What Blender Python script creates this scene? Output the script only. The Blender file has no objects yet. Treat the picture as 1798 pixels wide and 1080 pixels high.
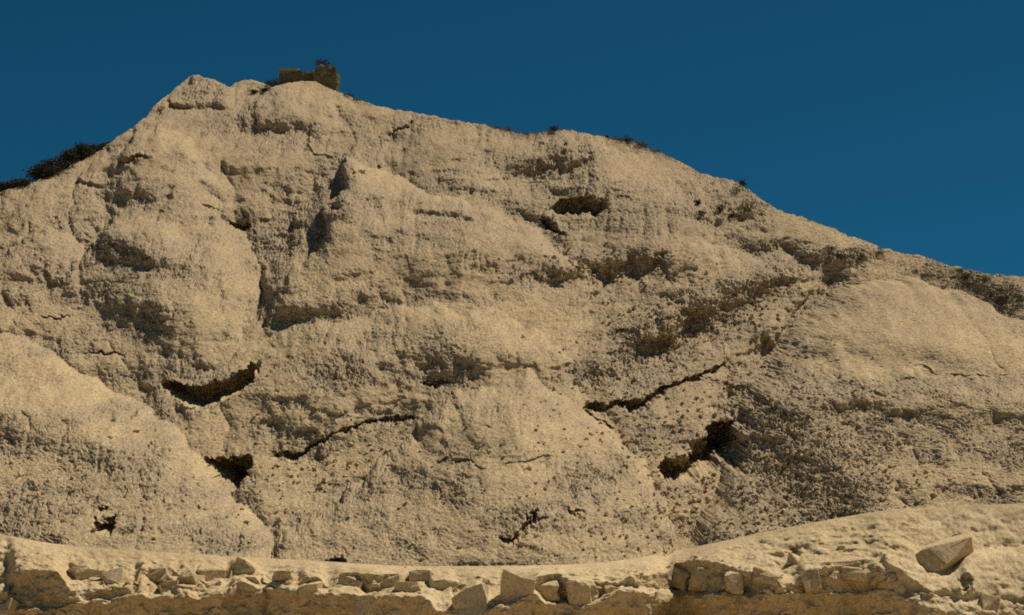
import bpy, bmesh, math, random
import numpy as np
from mathutils import Vector, Matrix, noise as mnoise

scene = bpy.context.scene
R = math.radians
random.seed(7)
rng = np.random.default_rng(7)

# ------------------------------------------------------------------ camera, sky, sun
PITCH, FOC = R(12.0), 899.0 / math.tan(R(15.0))
CAM = np.array((0.0, 0.0, 1.7))
cam_d = bpy.data.cameras.new('camera')
cam_d.sensor_width = 36.0
cam_d.lens = 18.0 / math.tan(R(15.0))
cam_d.clip_end = 30000.0
cam = bpy.data.objects.new('camera', cam_d)
cam.location = CAM
cam.rotation_euler = (R(90.0) + PITCH, 0, 0)
scene.collection.objects.link(cam)
scene.camera = cam

SUN = Vector((0.45, 0.20, 0.84)).normalized()          # direction towards the sun
world = bpy.data.worlds.new('World')
scene.world = world
world.use_nodes = True
wn, wl = world.node_tree.nodes, world.node_tree.links
sky = wn.new('ShaderNodeTexSky')
sky.sky_type = 'NISHITA'
sky.sun_disc = False
sky.sun_elevation = math.asin(SUN.z)
sky.sun_rotation = math.atan2(SUN.x, SUN.y)
sky.altitude = 1500
sky.air_density = 0.55
sky.dust_density = 0.0
sky.ozone_density = 4.0
grade = wn.new('ShaderNodeMix')
grade.data_type = 'RGBA'
grade.blend_type = 'MULTIPLY'
grade.inputs[0].default_value = 1.0
grade.inputs[7].default_value = (0.145, 0.76, 0.76, 1)
wl.new(sky.outputs[0], grade.inputs[6])
bg = wn['Background']
wl.new(grade.outputs[2], bg.inputs[0])
bg.inputs[1].default_value = 0.06

sd = bpy.data.lights.new('sun', 'SUN')
sd.energy = 4.7
sd.angle = R(0.53)
sd.color = (1.0, 0.915, 0.765)
so = bpy.data.objects.new('sun', sd)
so.rotation_euler = SUN.to_track_quat('Z', 'Y').to_euler()
scene.collection.objects.link(so)

vs = scene.view_settings
vs.view_transform = 'Standard'
vs.look = 'None'
vs.exposure = 0.0
vs.gamma = 1.0
vs.use_curve_mapping = False
scene.cycles.diffuse_bounces = 2
scene.cycles.filter_width = 1.8
scene.cycles.use_denoising = False
scene.render.resolution_x, scene.render.resolution_y = 1024, 615

# ------------------------------------------------------------------ helpers
def setp(o, label=None, cat=None, group=None, kind=None):
    if label: o['label'] = label
    if cat: o['category'] = cat
    if group: o['group'] = group
    if kind: o['kind'] = kind
    return o

def link(name, me, mat=None, parent=None):
    o = bpy.data.objects.new(name, me)
    scene.collection.objects.link(o)
    if mat and me: me.materials.append(mat)
    if parent: o.parent = parent
    return o

def grid_mesh(name, P, smooth=True):
    """P: (rows, cols, 3) array of points -> quad mesh"""
    r, c = P.shape[:2]
    idx = np.arange(r * c).reshape(r, c)
    f = np.stack((idx[:-1, :-1], idx[1:, :-1], idx[1:, 1:], idx[:-1, 1:]), -1).reshape(-1, 4)
    me = bpy.data.meshes.new(name)
    me.vertices.add(r * c)
    me.vertices.foreach_set('co', P.reshape(-1).astype(np.float32))
    me.loops.add(f.size)
    me.loops.foreach_set('vertex_index', f.reshape(-1).astype(np.int32))
    me.polygons.add(len(f))
    me.polygons.foreach_set('loop_start', np.arange(0, f.size, 4, dtype=np.int32))
    me.polygons.foreach_set('loop_total', np.full(len(f), 4, dtype=np.int32))
    me.polygons.foreach_set('use_smooth', np.full(len(f), smooth))
    me.update(calc_edges=True)
    return me

def poly_mesh(name, V, F, smooth=False):
    me = bpy.data.meshes.new(name)
    me.from_pydata([tuple(v) for v in V], [], F)
    me.polygons.foreach_set('use_smooth', np.full(len(F), smooth))
    me.update()
    return me

def sstep(a, b, x):
    q = np.clip((x - a) / (b - a), 0, 1)
    return q * q * (3 - 2 * q)

def hash2(ix, iy, s):
    h = ix.astype(np.uint32) * np.uint32(374761393) + iy.astype(np.uint32) * np.uint32(668265263) + np.uint32((s * 974634777) & 0xffffffff)
    h = (h ^ (h >> np.uint32(13))) * np.uint32(1274126177)
    h = (h ^ (h >> np.uint32(16))) * np.uint32(2246822519)
    return ((h ^ (h >> np.uint32(15))) & np.uint32(0xffffff)).astype(np.float32) * np.float32(1 / 0xffffff)

def gnoise(x, y, s=0):
    x, y = np.asarray(x, np.float32), np.asarray(y, np.float32)
    ix, iy = np.floor(x), np.floor(y)
    fx, fy = x - ix, y - iy
    ix, iy = ix.astype(np.int32), iy.astype(np.int32)
    ux, uy = fx * fx * fx * (fx * (fx * 6 - 15) + 10), fy * fy * fy * (fy * (fy * 6 - 15) + 10)
    def g(a, b):
        t = hash2(ix + a, iy + b, s) * 6.2831853
        return np.cos(t) * (fx - a) + np.sin(t) * (fy - b)
    n0 = g(0, 0) * (1 - ux) + g(1, 0) * ux
    n1 = g(0, 1) * (1 - ux) + g(1, 1) * ux
    return (n0 * (1 - uy) + n1 * uy) * 1.5

def fbm(x, y, s=0, octs=4, gain=0.5):
    t, a = 0, 1.0
    for i in range(octs):
        t = t + a * gnoise(x, y, s + i * 17)
        x, y, a = x * 2.03 + 3.1, y * 2.03 + 1.7, a * gain
    return t

def worley(x, y, s=0):
    x, y = np.asarray(x, np.float32), np.asarray(y, np.float32)
    ix, iy = np.floor(x).astype(np.int32), np.floor(y).astype(np.int32)
    f1 = np.full(x.shape, 9.0, np.float32); f2 = f1.copy(); cid = np.zeros(x.shape, np.float32)
    for a in (-1, 0, 1):
        for b in (-1, 0, 1):
            hx = hash2(ix + a, iy + b, s)
            px = ix + np.float32(a + 0.1) + np.float32(0.8) * hx - x
            py = iy + np.float32(b + 0.1) + np.float32(0.8) * hash2(ix + a, iy + b, s + 5) - y
            d = np.sqrt(px * px + py * py)
            near = d < f1
            f2 = np.where(near, f1, np.minimum(f2, d))
            cid = np.where(near, (hx * np.float32(57.31)) % np.float32(1), cid)
            f1 = np.where(near, d, f1)
    return f1, f2, cid

# ------------------------------------------------------------------ the survey chart of the hillside
# The slope is one inclined plane, z = 9.1 + 0.78 (y - 95).  Points of it are named by chart
# coordinates (u, v): the plane seen from the beach, 1798 units wide.  Relief is then pushed
# out of that plane in metres, along one fixed downhill-outward direction or along its normal.
OUT = np.array((0.0, -0.972, -0.235))
NRM = np.array((0.0, -0.615, 0.788))
def ray(u, v):
    a, b = (u - 899.0) / FOC, (540.0 - v) / FOC
    return np.stack((a + 0 * b, math.cos(PITCH) - b * math.sin(PITCH) + 0 * a, math.sin(PITCH) + b * math.cos(PITCH) + 0 * a), -1)
def plane(u, v):
    d = ray(u, v)
    s = -66.7 / np.minimum(d[..., 2] - 0.78 * d[..., 1], -0.05)
    return CAM + d * s[..., None], s / FOC              # point, metres per chart unit

CREST = np.array([(-700, 470), (-400, 425), (-200, 385), (0, 337), (60, 322), (110, 300), (150, 280), (200, 252), (240, 225), (262, 206), (275, 187),
    (300, 165), (320, 147), (335, 136), (350, 133), (365, 139), (378, 141), (390, 147), (403, 154), (412, 148), (425, 142), (440, 141), (455, 143),
    (468, 150), (480, 153), (500, 147), (530, 142), (555, 144), (575, 155), (595, 162), (620, 172), (660, 186), (700, 193), (760, 204), (800, 212),
    (850, 219), (880, 228), (905, 235), (925, 237), (955, 233), (990, 230), (1010, 231), (1035, 238), (1060, 243), (1090, 248), (1120, 253),
    (1150, 266), (1180, 278), (1210, 293), (1230, 305), (1260, 312), (1290, 319), (1310, 331), (1335, 353), (1360, 368), (1400, 380), (1450, 398),
    (1500, 418), (1550, 435), (1595, 446), (1625, 449), (1660, 465), (1690, 470), (1720, 477), (1740, 481), (1798, 486), (1900, 510), (2200, 570), (2500, 620)], float)
BACK = np.array([(-700, 900), (-100, 930), (0, 943), (100, 963), (280, 975), (420, 984), (550, 990), (700, 1000), (830, 1000), (1000, 998), (1100, 990),
    (1250, 960), (1400, 928), (1560, 900), (1690, 893), (1798, 890), (2500, 860)], float)
def crest(u): return np.interp(u, CREST[:, 0], CREST[:, 1])
def back(u): return np.interp(u, BACK[:, 0], BACK[:, 1]) + 3.0 * fbm(np.asarray(u, float) / 22, np.asarray(u, float) * 0, 181, 4, .6)

def polydist(U, V, pts):
    """signed distance (right hand side of travel positive), arc fraction, local width"""
    p = np.array([q[:2] for q in pts], float)
    wd = np.array([q[2] if len(q) > 2 else 1.0 for q in pts])
    seg = np.hypot(*(p[1:] - p[:-1]).T)
    arc = np.concatenate(([0], np.cumsum(seg)))
    best = np.full(U.shape, 1e9); sg = np.zeros(U.shape); ar = np.zeros(U.shape)
    for i in range(len(p) - 1):
        ax, ay = p[i]; bx, by = p[i + 1] - p[i]
        L = max(seg[i], 1e-6)
        t0 = ((U - ax) * bx + (V - ay) * by) / (L * L)
        t = np.clip(t0, 0, 1)
        d = np.hypot(U - ax - bx * t, V - ay - by * t)
        c = bx * (V - ay) - by * (U - ax)
        m = d < best
        best = np.where(m, d, best); sg = np.where(m, np.sign(c), sg); ar = np.where(m, arc[i] + L * t, ar)
    return best * sg, ar, arc[-1], np.interp(ar, arc, wd)

class Chart:
    def __init__(s, U, V):
        s.U, s.V = U, V
        s.wall = 3.1                       # how fast a hollow's back wall falls away from the slope
        s.D = np.zeros(U.shape)            # outward relief, chart units
        s.rough = np.zeros(U.shape)        # extra roughness
        s.wu = U + 13 * fbm(U / 60, V / 60, 91, 3) + 0.7 * fbm(U / 13, V / 13, 95, 2)
        s.wv = V + 11 * fbm(U / 60, V / 60, 97, 3) + 0.7 * fbm(U / 13, V / 13, 99, 2)
    def box(s, pts, pad):
        p = np.array([q[:2] for q in pts])
        a, b = p.min(0) - pad, p.max(0) + pad
        return np.nonzero((s.U > a[0]) & (s.U < b[0]) & (s.V > a[1]) & (s.V < b[1]))
    def scarp(s, pts, w, g, rough=0.0, taper=None):
        """steep (g>0) or flattened (g<0) band: steep side is on the right of travel"""
        m = s.box(pts, w * 4 + 20)
        d, a, L, wf = polydist(s.wu[m], s.wv[m], pts)
        ww = w * wf
        tp = taper or min(L * 0.35, w * 2.5)
        e = sstep(-1.2 * w, tp, a) * sstep(-1.2 * w, tp, L - a) * np.where((a <= 0) | (a >= L), np.exp(-(d / ww) ** 2), 1)
        f = np.exp(-0.5 * (d / ww) ** 2) * e
        if rough >= 0.5: g = g * 0.72
        s.D[m] -= g * d * f
        s.rough[m] += rough * np.exp(-0.5 * (d / ww / 1.1) ** 2) * e
    def ridge(s, pts, w, h, sharp=False, taper=None):
        m = s.box(pts, w * 4 + 20)
        d, a, L, wf = polydist(s.wu[m], s.wv[m], pts)
        ww = w * wf
        tp = taper or min(L * 0.3, w * 2)
        e = sstep(-0.5 * w, tp, a) * sstep(-0.5 * w, tp, L - a)
        q = np.abs(d) / ww
        s.D[m] += h * ww * e * (np.exp(-q) if sharp else 2.3 * np.exp(-0.5 * q * q))
    def notch(s, pts, w, depth, rough=0.3, sharp=0.14):
        """undercut below the line (right of travel): a crust edge with a hollow under it"""
        m = s.box(pts, w * 2.5 + 20)
        U = s.U[m] + 5.0 * fbm(s.U[m] / 16, s.V[m] / 16, 33, 4, .6); V = s.V[m] + 5.0 * fbm(s.U[m] / 16, s.V[m] / 16, 37, 4, .6)
        d, a, L, wf = polydist(U, V, pts)
        q = d / (w * wf)
        e = sstep(0, min(L * .15, w), a) * sstep(0, min(L * .15, w), L - a)
        wall = (0.55 * depth + s.wall * np.clip(q, 0, 1) * w) * wf
        s.D[m] -= wall * e * sstep(0, sharp, q) * (1 - sstep(0.80, 1.05, q))
        s.D[m] += 0.12 * depth * wf * e * np.exp(-(q / 0.35) ** 2) * (q < 0)
    def mound(s, poly, h, w, rough=0.0, fade=None, crease=0.11, step=0.3):
        m = s.box(poly, max(40, 2.2 * w))
        U, V = s.wu[m], s.wv[m]
        d = np.abs(polydist(U, V, poly + [poly[0]])[0])
        ins = np.zeros(U.shape, bool)
        n = len(poly)
        for i in range(n):
            (x0, y0), (x1, y1) = poly[i], poly[(i + 1) % n]
            if y0 == y1: continue
            c = ((y0 > V) != (y1 > V)) & (U < (x1 - x0) * (V - y0) / (y1 - y0) + x0)
            ins ^= c
        f = (1 - sstep(fade[0], fade[1], s.V[m])) if fade else 1.0
        hh = h * ((1 - step) * (1 - np.exp(-d / w)) + step * (1 - np.exp(-d / 6.0))) * ins
        cr = crease * h * np.exp(-d / (0.45 * w)) * ~ins if h > 8 else 0.0
        s.D[m] += (hh - cr) * f
        s.rough[m] += rough * sstep(0, 30 if rough > 0 else 70, d) * ins

def sculpt(c):
    # broad shoulders and hollows of the hillside
    c.ridge([(300, 150), (290, 300), (270, 430), (330, 520), (420, 640)], 70, 0.55)
    c.ridge([(610, 270), (640, 400), (560, 500), (470, 580)], 50, 0.6)
    c.ridge([(780, 230), (820, 400), (760, 540), (620, 640), (480, 760)], 85, 0.40)
    c.ridge([(1000, 240), (1060, 340), (1200, 420), (1260, 470)], 60, 0.5)
    c.ridge([(1260, 320), (1420, 420), (1560, 460)], 40, 0.3)
    c.ridge([(870, 480), (885, 600), (880, 720), (860, 900), (850, 1000)], 85, 0.3)
    c.ridge([(170, 300), (60, 440), (-80, 560)], 55, 0.5)
    c.ridge([(520, 150), (470, 260), (520, 340)], 60, 0.3)
    # gullies
    c.ridge([(380, 250), (420, 395), (445, 470), (448, 505), (432, 560), (428, 610)], 48, -0.95, True)
    c.ridge([(400, 680), (380, 780), (400, 860), (480, 960)], 34, -0.7, True)
    c.ridge([(585, 300), (540, 350), (480, 430), (448, 490)], 26, -0.8, True)
    c.ridge([(420, 395), (432, 440), (452, 490), (430, 545), (430, 600)], 6, -1.3, True)
    c.scarp([(600, 290), (560, 350), (505, 420), (470, 490), (455, 540)], 34, 2.2, 0.5)
    c.ridge([(690, 215), (680, 290), (720, 370)], 30, -0.7, True)
    c.ridge([(880, 280), (890, 340), (960, 415)], 28, -0.7, True)
    c.ridge([(1090, 480), (1040, 590), (990, 640), (1050, 720), (1110, 790)], 34, -0.9, True)
    c.ridge([(1500, 470), (1440, 540), (1390, 590), (1310, 670), (1250, 780), (1190, 860)], 32, -1.4, True)
    c.ridge([(210, 335), (190, 400), (140, 465), (60, 530)], 22, -0.9, True)
    c.ridge([(300, 560), (210, 640), (290, 740)], 30, -0.5, True)
    c.ridge([(1340, 440), (1440, 470), (1500, 480)], 18, -0.7, True)
    c.ridge([(780, 560), (740, 660), (640, 760)], 28, -0.6, True)
    c.ridge([(640, 660), (700, 740), (560, 830), (470, 900)], 40, -0.3)
    # overlapping domes with creases between them
    c.mound([(150, 300), (230, 247), (290, 227), (335, 240), (362, 277), (385, 325), (430, 388), (400, 405), (300, 400), (150, 380)], 46, 34, 0, (262, 395), 0.12, 0.45)
    c.mound([(150, 462), (185, 405), (215, 387), (260, 383), (310, 398), (360, 425), (410, 455), (446, 496), (444, 512), (430, 540), (428, 600), (380, 680), (100, 670), (30, 560)], 38, 44, 0, (400, 665), 0.1, 0.45)
    c.mound([(-90, 480), (0, 452), (40, 428), (90, 398), (140, 415), (160, 460), (140, 560), (-90, 580)], 40, 26, 0, (450, 570))
    c.mound([(612, 280), (640, 292), (672, 297), (740, 340), (800, 352), (880, 372), (958, 420), (1000, 440), (1060, 500), (1000, 560), (800, 600), (600, 610), (440, 612), (470, 548), (530, 468), (575, 415), (592, 340)], 100, 55, 0, (380, 600), 0.16, 0.42)
    c.mound([(764, 332), (775, 308), (800, 297), (835, 304), (860, 325), (900, 372), (820, 370)], 16, 10, 0.1, (305, 350))
    c.mound([(1130, 490), (1165, 450), (1200, 433), (1240, 424), (1272, 430), (1300, 450), (1345, 462), (1395, 480), (1370, 530), (1200, 560), (1110, 545)], 55, 22, 0, (455, 560))
    c.mound([(420, 612), (520, 575), (640, 548), (740, 533), (860, 543), (940, 572), (1000, 640), (1020, 695), (1060, 800), (900, 840), (560, 840), (360, 830), (300, 690)], 42, 46, 0, (580, 830), 0.12, 0.4)
    c.mound([(1085, 700), (1180, 640), (1290, 560), (1380, 500), (1420, 500), (1400, 570), (1300, 640), (1200, 690)], 26, 20, 0.2, (560, 690))
    c.mound([(262, 212), (300, 166), (335, 130), (365, 130), (403, 150), (414, 186), (405, 200), (360, 190), (310, 186)], 22, 14, 0.1)
    c.mound([(440, 180), (470, 158), (500, 147), (560, 146), (610, 172), (700, 200), (650, 240), (470, 240)], 30, 22, 0, (165, 240))
    c.mound([(700, 250), (760, 214), (850, 222), (900, 240), (880, 300), (720, 320)], 26, 22, 0, (230, 320))
    c.mound([(890, 300), (940, 248), (1000, 232), (1050, 245), (1120, 280), (1060, 340), (900, 340)], 34, 24, 0.1, (250, 340))
    # mounds at the foot
    c.mound([(1185, 1010), (1240, 900), (1290, 800), (1318, 690), (1380, 612), (1430, 560), (1480, 512), (1530, 494), (1600, 492), (1660, 507), (1720, 532), (1800, 560), (2300, 640), (2500, 1100), (1200, 1100)], 235, 90, crease=0.10, step=0.42)
    c.mound([(1330, 690), (1400, 605), (1480, 515), (1540, 498), (1620, 498), (1720, 538), (1900, 590), (1900, 672), (1600, 672), (1420, 662)], 4, 20, -0.9)
    c.mound([(1500, 990), (1560, 885), (1700, 865), (1900, 860), (1900, 990)], 4, 20, -0.6)
    c.mound([(-500, 480), (-100, 560), (60, 600), (120, 640), (190, 690), (260, 715), (318, 762), (352, 800), (398, 862), (452, 922), (500, 985), (560, 1150), (-500, 1150)], 130, 70, crease=0.04, step=0.35)
    c.mound([(-60, 600), (60, 640), (190, 692), (262, 720), (340, 800), (300, 810), (200, 745), (60, 715), (-60, 705)], 3, 20, -0.8)
    c.mound([(480, 960), (690, 800), (735, 737), (800, 684), (860, 667), (920, 652), (1000, 702), (1050, 742), (1095, 780), (1180, 880), (1200, 1150), (430, 1150)], 165, 85, crease=0.10, step=0.38)
    c.mound([(740, 750), (800, 692), (870, 668), (920, 655), (1000, 705), (1090, 790), (1000, 830), (720, 840), (690, 800)], 3, 20, -0.7)
    # bright shelves
    c.scarp([(1310, 668), (1420, 650), (1600, 660), (1850, 668)], 26, -2.0)
    c.scarp([(1430, 590), (1600, 560), (1820, 610)], 45, -0.7)
    c.scarp([(1330, 690), (1480, 705), (1650, 720), (1850, 725)], 40, 0.15, 0.3)
    c.scarp([(1480, 900), (1640, 875), (1850, 868)], 26, -1.0)
    c.scarp([(-60, 660), (100, 690), (200, 722), (290, 790)], 28, -1.4)
    c.scarp([(-60, 740), (120, 770), (240, 830)], 40, 0.3, 0.3)
    c.scarp([(770, 712), (880, 690), (1010, 725)], 30, -1.2)
    c.scarp([(720, 430), (880, 400), (960, 425)], 26, -0.9)
    c.scarp([(1170, 440), (1240, 430), (1290, 445)], 16, -1.2)
    c.scarp([(200, 260), (300, 235), (360, 270)], 24, -0.8)
    c.scarp([(230, 425), (290, 405), (350, 430)], 16, -1.0)
    c.scarp([(700, 545), (850, 560), (980, 600)], 30, -0.5)
    c.scarp([(420, 190), (500, 180), (600, 195)], 22, -0.7)
    c.scarp([(330, 215), (420, 225), (520, 235)], 14, 0.8, 0.2)
    c.scarp([(680, 270), (800, 240), (900, 250)], 20, -0.6)
    c.scarp([(1060, 300), (1180, 330), (1230, 330)], 22, -0.6)
    c.scarp([(1400, 400), (1500, 425)], 10, -0.8)
    c.scarp([(30, 360), (110, 330), (160, 320)], 14, -0.6)
    c.scarp([(-20, 560), (60, 560)], 20, -0.9)
    # dark steep faces
    c.scarp([(315, 165), (350, 160), (400, 172)], 14, 0.6, 0.7)
    c.scarp([(420, 215), (500, 222), (590, 232)], 18, 0.9, 0.6)
    c.scarp([(685, 245), (730, 228), (785, 214)], 13, 0.9, 0.6)
    c.scarp([(655, 350), (680, 360), (690, 385)], 10, 1.8, 0.6)
    c.scarp([(890, 310), (960, 285), (1035, 262)], 28, 1.2, 0.6)
    c.scarp([(1190, 355), (1270, 350), (1340, 360)], 24, 0.7, 0.7)
    c.scarp([(215, 370), (200, 400), (160, 450)], 10, 1.8, 0.5)
    c.scarp([(640, 420), (760, 400), (850, 395)], 8, 0.8, 0.5)
    c.scarp([(400, 430), (470, 440), (540, 400)], 20, 0.6, 0.6)
    c.scarp([(860, 350), (940, 385), (1000, 425)], 16, 1.2, 0.8)
    c.scarp([(1060, 345), (1130, 370), (1220, 365)], 18, 0.6, 0.6)
    c.scarp([(945, 484), (1060, 470), (1170, 450)], 20, 2.4, 1.1)
    c.scarp([(870, 497), (940, 488), (1000, 480)], 10, 1.2, 0.7)
    c.scarp([(1140, 605), (1200, 560)], 20, 1.6, 0.2)
    c.scarp([(500, 548), (570, 545), (675, 518)], 13, 2.0, 0.7)
    c.scarp([(600, 490), (660, 470)], 9, 1.5, 0.5)
    c.scarp([(485, 530), (470, 575)], 7, 2.0, 0.3)
    c.scarp([(560, 650), (610, 640), (665, 640)], 18, 1.0, 0.9)
    c.scarp([(720, 615), (800, 625), (850, 640)], 24, 0.4, 0.6)
    c.scarp([(612, 275), (600, 340), (585, 400), (560, 440)], 16, 2.2, 0.5)
    c.scarp([(610, 385), (650, 350), (680, 375)], 16, 1.5, 0.6)
    c.scarp([(500, 360), (560, 290), (600, 280)], 18, 1.1, 0.4)
    c.scarp([(470, 400), (520, 380), (560, 345)], 16, 1.0, 0.5)
    c.scarp([(900, 312), (960, 295), (1035, 268)], 20, 1.6, 0.7)
    c.scarp([(985, 300), (1030, 275)], 9, 1.8, 0.3)
    c.scarp([(762, 325), (790, 305), (850, 305)], 10, 1.5, 0.5)
    c.scarp([(800, 335), (870, 345)], 7, 1.4, 0.5)
    c.scarp([(170, 430), (230, 435), (300, 460), (370, 480)], 20, 1.8, 0.9)
    c.scarp([(225, 345), (300, 350), (350, 375)], 17, 1.2, 0.6)
    c.scarp([(232, 300), (275, 282)], 9, 1.8, 0.4)
    c.scarp([(310, 268), (350, 285)], 9, 1.8, 0.4)
    c.scarp([(350, 320), (400, 345), (430, 350)], 7, 1.6, 0.4)
    c.scarp([(300, 172), (312, 184), (360, 185), (410, 198)], 6, 2.0, 0.4)
    c.scarp([(262, 208), (285, 195)], 6, 1.6, 0.3)
    c.scarp([(140, 318), (200, 322)], 5, 2.0, 0.2)
    c.scarp([(90, 380), (200, 385)], 14, 0.8, 0.6)
    c.scarp([(-30, 455), (30, 430), (88, 400)], 6, 2.2, 0.3)
    c.scarp([(0, 490), (80, 480), (200, 530), (330, 560)], 30, 0.7, 0.6)
    c.scarp([(1200, 385), (1260, 385), (1335, 366)], 12, 1.8, 0.7)
    c.scarp([(1300, 400), (1355, 392)], 5, 1.6, 0.3)
    c.scarp([(1290, 430), (1400, 442), (1480, 455), (1560, 440)], 13, 1.5, 0.8)
    c.scarp([(1330, 470), (1400, 480)], 10, 1.0, 0.5)
    c.scarp([(1480, 490), (1420, 545), (1385, 585)], 12, 1.9, 0.7)
    c.scarp([(1690, 490), (1740, 505), (1810, 545)], 18, 1.4, 0.9)
    c.scarp([(1310, 700), (1350, 760), (1420, 840), (1490, 880)], 34, 0.9, 1.5)
    c.scarp([(1350, 690), (1330, 770), (1300, 850)], 40, 1.0, 0.8)
    c.scarp([(880, 780), (1000, 790), (1080, 800)], 26, 0.15, 0.25)
    c.scarp([(640, 800), (760, 790), (860, 790)], 30, 0.1, 0.25)
    c.scarp([(1010, 660), (1100, 640), (1180, 620)], 26, 0.8, 0.7)
    for p, w in (([(1085, 612), (1150, 606), (1200, 600)], 20), ([(1120, 585), (1190, 575), (1265, 566)], 24), ([(1180, 556), (1250, 545), (1310, 535)], 23), ([(1265, 520), (1330, 505), (1395, 492)], 18)):
        c.scarp(p, w * 1.2, 1.8, 1.0)
    # crust edges with hollows under them
    c.notch([(1166, 798, .6), (1182, 803, 1.0), (1205, 803, 1.0), (1228, 796, .7)], 50, 30)
    c.notch([(1208, 782, .6), (1222, 778, 1.0), (1246, 770, 1.0), (1262, 766, .7)], 66, 30)
    c.notch([(1240, 752, .7), (1262, 744, 1.0), (1285, 740, 1.0), (1302, 738, .6)], 84, 30)
    c.notch([(278, 664, .5), (300, 668, .9), (345, 678, 1.5), (400, 664, 1.2), (432, 645, 1.0), (462, 625, .4)], 27, 40)
    c.notch([(350, 801, .4), (378, 803, 1.1), (400, 805, 1.9), (422, 800, 1.2), (440, 793, .4)], 30, 40)
    c.notch([(470, 798, .6), (500, 790, .9), (520, 793, 1), (545, 778, .6), (600, 752, .4), (645, 737, .5), (700, 730, .7), (733, 728, .5)], 16, 20)
    c.notch([(1022, 708, .8), (1048, 708, 1.1), (1062, 714, .7), (1085, 702, .6), (1110, 703, 1.3), (1135, 695, .9), (1165, 678, .6), (1215, 660, .6), (1280, 637, .4)], 18, 24)
    c.notch([(1020, 712, .5), (1050, 735, .9), (1085, 756, .6)], 12, 14)
    c.scarp([(380, 368), (410, 384), (450, 384)], 17, 2.4, 0.5)
    c.notch([(398, 386, .6), (415, 392, 1.0), (438, 390, .6)], 13, 14)
    c.notch([(955, 372, .5), (985, 350, 1.1), (1020, 344, 1.3), (1045, 350, 1.2), (1066, 346, .6)], 25, 14)
    c.scarp([(945, 360), (1000, 345), (1070, 350)], 26, 1.0, 0.6)
    c.notch([(950, 375, .6), (975, 395, 1.1), (1000, 412, .6)], 14, 16)
    c.scarp([(726, 372), (770, 378), (800, 380), (850, 386)], 7, 2.8, 0.5)
    c.notch([(680, 236, .6), (705, 222, 1), (728, 210, .6)], 6, 9)
    c.notch([(625, 310, .8), (645, 300, 1.1), (672, 292, .5)], 9, 12)
    c.notch([(225, 295, .5), (255, 280, 1), (285, 281, .5)], 7, 9)
    c.notch([(740, 665, .5), (758, 668, 1), (790, 660, .5)], 10, 12)
    c.notch([(75, 553, .5), (100, 553, 1), (125, 556, .5)], 7, 8)
    c.notch([(150, 615, .5), (190, 618, 1), (220, 622, .4)], 6, 8)
    c.notch([(195, 875, .6), (206, 872, 1), (216, 878, .6)], 12, 15)
    c.notch([(190, 893, .6), (207, 898, 1.2), (223, 888, .7)], 20, 24)
    c.notch([(578, 968, .6), (590, 965, 1.2), (612, 958, .6)], 20, 22)
    c.notch([(876, 910, .7), (900, 915, 1), (918, 893, 1), (938, 862, .8)], 13, 14)
    c.notch([(920, 900, .6), (935, 880, .8), (960, 885, .4)], 10, 9)
    c.notch([(985, 868, .7), (1000, 872, 1), (1025, 876, .4)], 8, 9)
    c.notch([(-20, 885, .8), (25, 887, .6)], 9, 9)
    c.notch([(1215, 352, .6), (1226, 356, .6)], 7, 7)
    c.notch([(1465, 905, .5), (1500, 895, 1), (1530, 888, .5)], 11, 10)
    # cracks and rills
    for p, w in (([(915, 690), (912, 715), (918, 750)], 3.5), ([(908, 785), (912, 812)], 3), ([(1668, 545), (1690, 590), (1705, 620), (1718, 640)], 3.5),
                 ([(1765, 565), (1775, 590), (1782, 630)], 3.5), ([(1685, 700), (1700, 722), (1712, 728)], 5), ([(1788, 680), (1798, 720)], 6),
                 ([(1425, 690), (1445, 715), (1458, 732)], 4), ([(1470, 695), (1484, 728)], 4), ([(1530, 690), (1560, 715), (1580, 735)], 3.5),
                 ([(1545, 745), (1560, 765), (1570, 800)], 3.5), ([(1675, 790), (1700, 830), (1718, 880)], 4.5), ([(1532, 820), (1545, 855), (1560, 880)], 4.5),
                 ([(1625, 740), (1650, 770)], 3), ([(1745, 830), (1790, 870)], 3.5), ([(1750, 700), (1770, 740)], 3.5), ([(1480, 760), (1500, 800)], 3),
                 ([(1340, 790), (1350, 830)], 4), ([(1085, 900), (1090, 960)], 3.5), ([(1040, 930), (1045, 985)], 3.5), ([(860, 770), (845, 830)], 2.5),
                 ([(75, 700), (80, 740)], 3), ([(230, 740), (300, 830)], 3), ([(20, 760), (40, 800)], 3), ([(1100, 800), (1180, 790)], 3),
                 ([(165, 430), (190, 380), (200, 330)], 5), ([(1030, 290), (1034, 330)], 3), ([(190, 600), (210, 640)], 3), ([(700, 800), (660, 850)], 3)):
        c.ridge(p, w, -1.9, True)

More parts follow.
